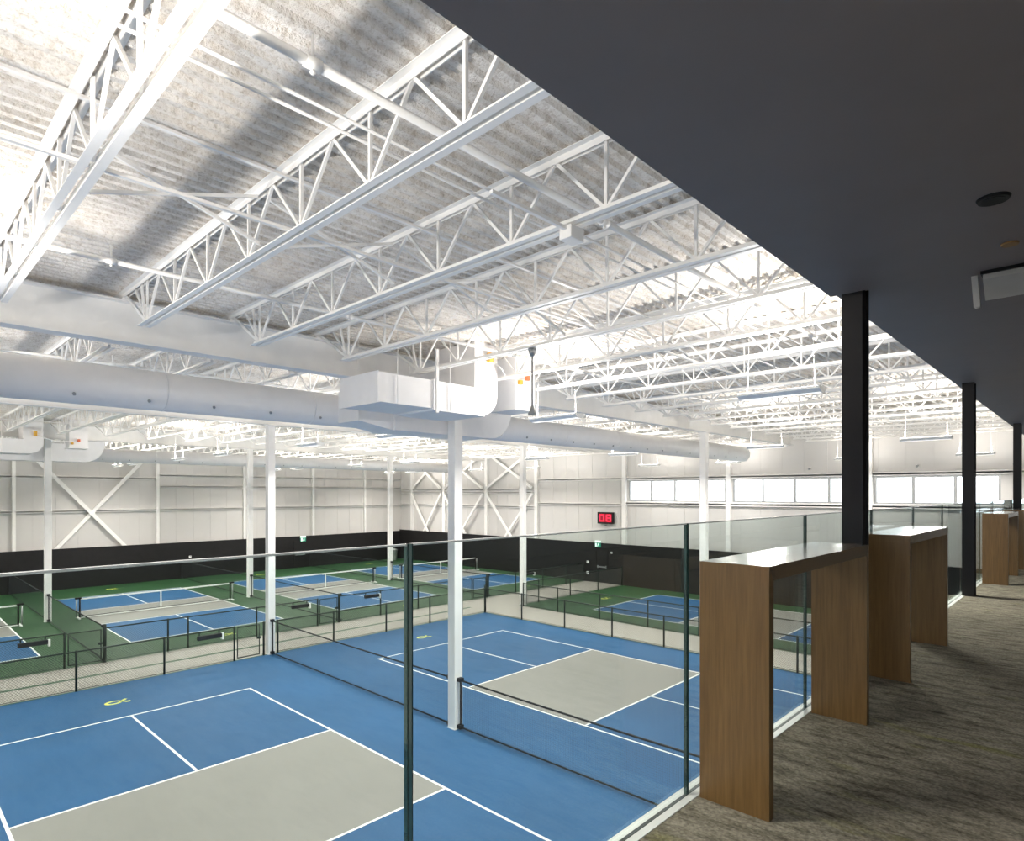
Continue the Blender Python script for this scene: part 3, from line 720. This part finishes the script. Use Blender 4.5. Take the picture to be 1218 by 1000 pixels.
exit_sign((-23.30, YR-.47, 2.42), 0, 'green exit sign over the black door below the red clock')
exit_sign((XL+.49, 23.25, 2.15), math.pi/2, 'green exit sign on the black band of the far left wall')
d1 = bpy.data.objects.new('door_1', None); COL.objects.link(d1); d1['kind'] = 'structure'
MB().box(-23.44, -22.54, YR-.45, YR-.40, .01, 2.13).build('door_leaf', 'curtain', d1)
MB().box(-23.34, -22.62, YR-.52, YR-.47, .98, 1.06).box(-23.34, -23.26, YR-.50, YR-.44, .94, 1.10).box(-22.70, -22.62, YR-.50, YR-.44, .94, 1.10).build('push_bar', 'greymetal', d1)
MB().box(-23.46, -23.44, YR-.47, YR-.40, 0, 2.15).box(-22.54, -22.52, YR-.47, YR-.40, 0, 2.15).box(-23.46, -22.52, YR-.47, YR-.40, 2.13, 2.15).build('door_frame', 'blackmetal', d1)
d2 = bpy.data.objects.new('door_2', None); COL.objects.link(d2); d2['kind'] = 'structure'
MB().box(XL+.462, XL+.49, 22.5, 23.5, .01, 2.05).build('door_leaf', 'curtain', d2)
MB().box(XL+.50, XL+.55, 22.6, 23.4, .95, 1.03).build('push_bar', 'greymetal', d2)
for (xx, zz, w_, lb, nm, ct) in ((-22.25, 1.97, .12, 'small white switch plate right of the exit door', 'wall_switch', 'switch'), (-24.1, 1.25, .16, 'small grey wall box left of the exit door, upper', 'call_box', 'wall box'), (-24.1, .55, .18, 'small grey wall box left of the exit door, lower', 'call_box', 'wall box')):
    t = thing(nm, lb, ct, (xx, YR-.47, zz))
    MB().box(-w_/2, w_/2, -.03, .01, -w_/2, w_/2).build('plate', 'whiteplastic', t, bevel=.006); MB().box(-w_/6, w_/6, -.04, -.03, -w_/5, w_/5).build('button', 'greymetal', t)
t = thing('waste_bin', 'round grey bin against the black wall behind the corner court', 'bin', (-43.6, 31.0, 0))
MB().tube([(0, 0, .004), (0, 0, .05), (0, 0, .80), (0, 0, .84)], [.26, .28, .33, .35], 20).build('bin_body', 'greymetal', t)
MB().tube([(0, 0, .84), (0, 0, .90), (0, 0, .99), (0, 0, 1.03)], [.36, .35, .22, .05], 20).build('lid', 'greymetal', t)
t = thing('thermostat', 'tiny white thermostat on the black band of the far left wall', 'thermostat', (XL+.48, 15.1, 1.4))
MB().box(-.02, .02, -.07, .07, -.08, .08).build('thermostat_case', 'whiteplastic', t, bevel=.006); MB().box(.02, .024, -.04, .04, .0, .05).build('display', 'greymetal', t)
for k, (xx, zz) in enumerate(((-6.0, 6.95), (-2.6, 6.95), (-10.6, 6.95))):
    t = thing('wall_camera', 'small dark camera on the wall above the %s' % ('right windows, left one', 'right windows, right one', 'middle windows')[k], 'camera', (xx, YR, zz), 0, 'small wall cameras')
    MB().box(-.05, .05, -.05, 0, -.06, .06).build('mount', 'whiteplastic', t); MB().tube([(0, -.05, 0), (0, -.22, -.04)], .05, 10).build('camera_body', 'greymetal', t)

# ------------------------------------------------------------------ balcony: glass rail
GXC = -1.3445
t = thing('railing_shoe', 'white base channel with black gasket along the balcony glass', 'railing', (0, 0, MZ))
MB().box(-1.3355, -1.301, -2.5, YR-.02, -.012, .003).build('inner_trim', 'shoe', t)
MB().box(-1.3535, -1.3355, -2.5, YR-.02, -.012, .002).build('gasket', 'gasket', t)
MB().box(-1.385, -1.3535, -2.5, YR-.02, -.03, .003).build('outer_trim', 'shoe', t)
GZ = 1.214; step = 1.53; gt = .0075
ys = [1.003+step*k for k in range(-2, 21)]
for i, (a, c) in enumerate(zip(ys, ys[1:])):
    t = thing('glass_panel', 'clear frameless glass balcony panel, %s from the left' % ORD[i], 'glass panel', (GXC, a, MZ), 0, 'balcony glass panels')
    L = step-.011
    MB().box(-gt+.0005, gt-.0005, .007+.0045, .007+L-.0045, .004, GZ-.005).build('pane', 'glass', t)
    MB().box(-gt, gt, .007, .007+.004, .004, GZ).build('polished_edge', 'edge', t)
    MB().box(-gt, gt, .007+L-.004, .007+L, .004, GZ).build('polished_edge', 'edge', t)
    MB().box(-gt, gt, .0115, .007+L-.0045, GZ-.0045, GZ).build('polished_edge', 'edge_sheen', t)

# ------------------------------------------------------------------ balcony: black columns, bar tables
def bcol(y, lb, ct):
    t = thing('black_column', lb, 'column', (-1.263, y, MZ), 0, 'black balcony columns')
    w, h = .066, ct-MZ
    MB().box(-w, w, -.085, -.070, .008, h).box(-w, w, .070, .085, .008, h).build('flange', 'blackmetal', t, bevel=.002)
    MB().box(w-.030, w-.018, -.070, .070, .008, h).build('column_web', 'blackmetal', t)
    MB().box(-w, w, -.085, .085, .0, .008).build('base_plate', 'blackmetal', t)
bcol(4.845, 'black steel column standing behind the nearest oak bar table', CE+.04)
bcol(10.03, 'black steel column beyond the second oak bar table', CE+.04)
bcol(16.5, 'black steel column at the right frame edge behind the third bar table', CE+.04)
def bar_table(y, lb):
    t = thing('bar_table', lb, 'table', (-1.29, y, MZ), 0, 'oak bar tables')
    W, L, H, k, tt = .305, 1.50, 1.048, .046, .062          # mitred corners
    e = .0004
    MB().prism([(0, H), (L, H), (L-k, H-tt), (k, H-tt)], 'x', 0, W).build('table_top', 'oak_top', t)
    MB().prism([(0, 0), (k, 0), (k, H-tt-e), (0, H-e)], 'x', 0, W).build('panel_leg', 'oak', t)
    MB().prism([(L, 0), (L, H-e), (L-k, H-tt-e), (L-k, 0)], 'x', 0, W).build('panel_leg', 'oak', t)
bar_table(2.556, 'oak waterfall bar table nearest the viewer, against the glass rail')
bar_table(5.12, 'oak waterfall bar table between the first two black columns')
bar_table(11.50, 'oak waterfall bar table just past the second black column')
bar_table(14.05, 'oak waterfall bar table at the right frame edge, farthest along the rail')

# ------------------------------------------------------------------ balcony ceiling fittings
t = thing('ceiling_downlight', 'round black recessed downlight in the dark balcony ceiling', 'downlight', (-.372, 3.70, CE))
MB().tube([(0, 0, -.012), (0, 0, .0)], [.062, .068], 28).build('trim_ring', 'blackmetal', t)
MB().tube([(0, 0, -.014), (0, 0, -.011)], .048, 24).build('ceiling_lens', 'blackglass', t)
t = thing('ceiling_sprinkler_cap', 'small tan sprinkler cover plate in the dark balcony ceiling', 'sprinkler cap', (-.372, 4.43, CE))
MB().tube([(0, 0, -.010), (0, 0, .0)], [.040, .043], 20).build('cover_plate', 'copper', t)
t = thing('ceiling_luminaire', 'brushed metal linear fitting with end bracket under the dark balcony ceiling', 'light fixture', (-.62, 5.02, CE+.04))
MB().prism([(.0, -.02), (.04, -.02), (.16, -.14), (.13, -.16), (.0, -.05)], 'x', .06, 2.2).build('reflector', 'brushed', t)
MB().box(.05, 2.2, -.02, .20, -.02, 0).build('track', 'blackmetal', t)
MB().prism([(-.01, -.02), (.06, -.02), (.15, -.17), (.10, -.20)], 'x', .0, .035).build('end_bracket', 'brushed', t)
MB().tube([(.018, .12, -.14), (.018, .14, -.20)], .016, 8).build('clip', 'brushed', t)
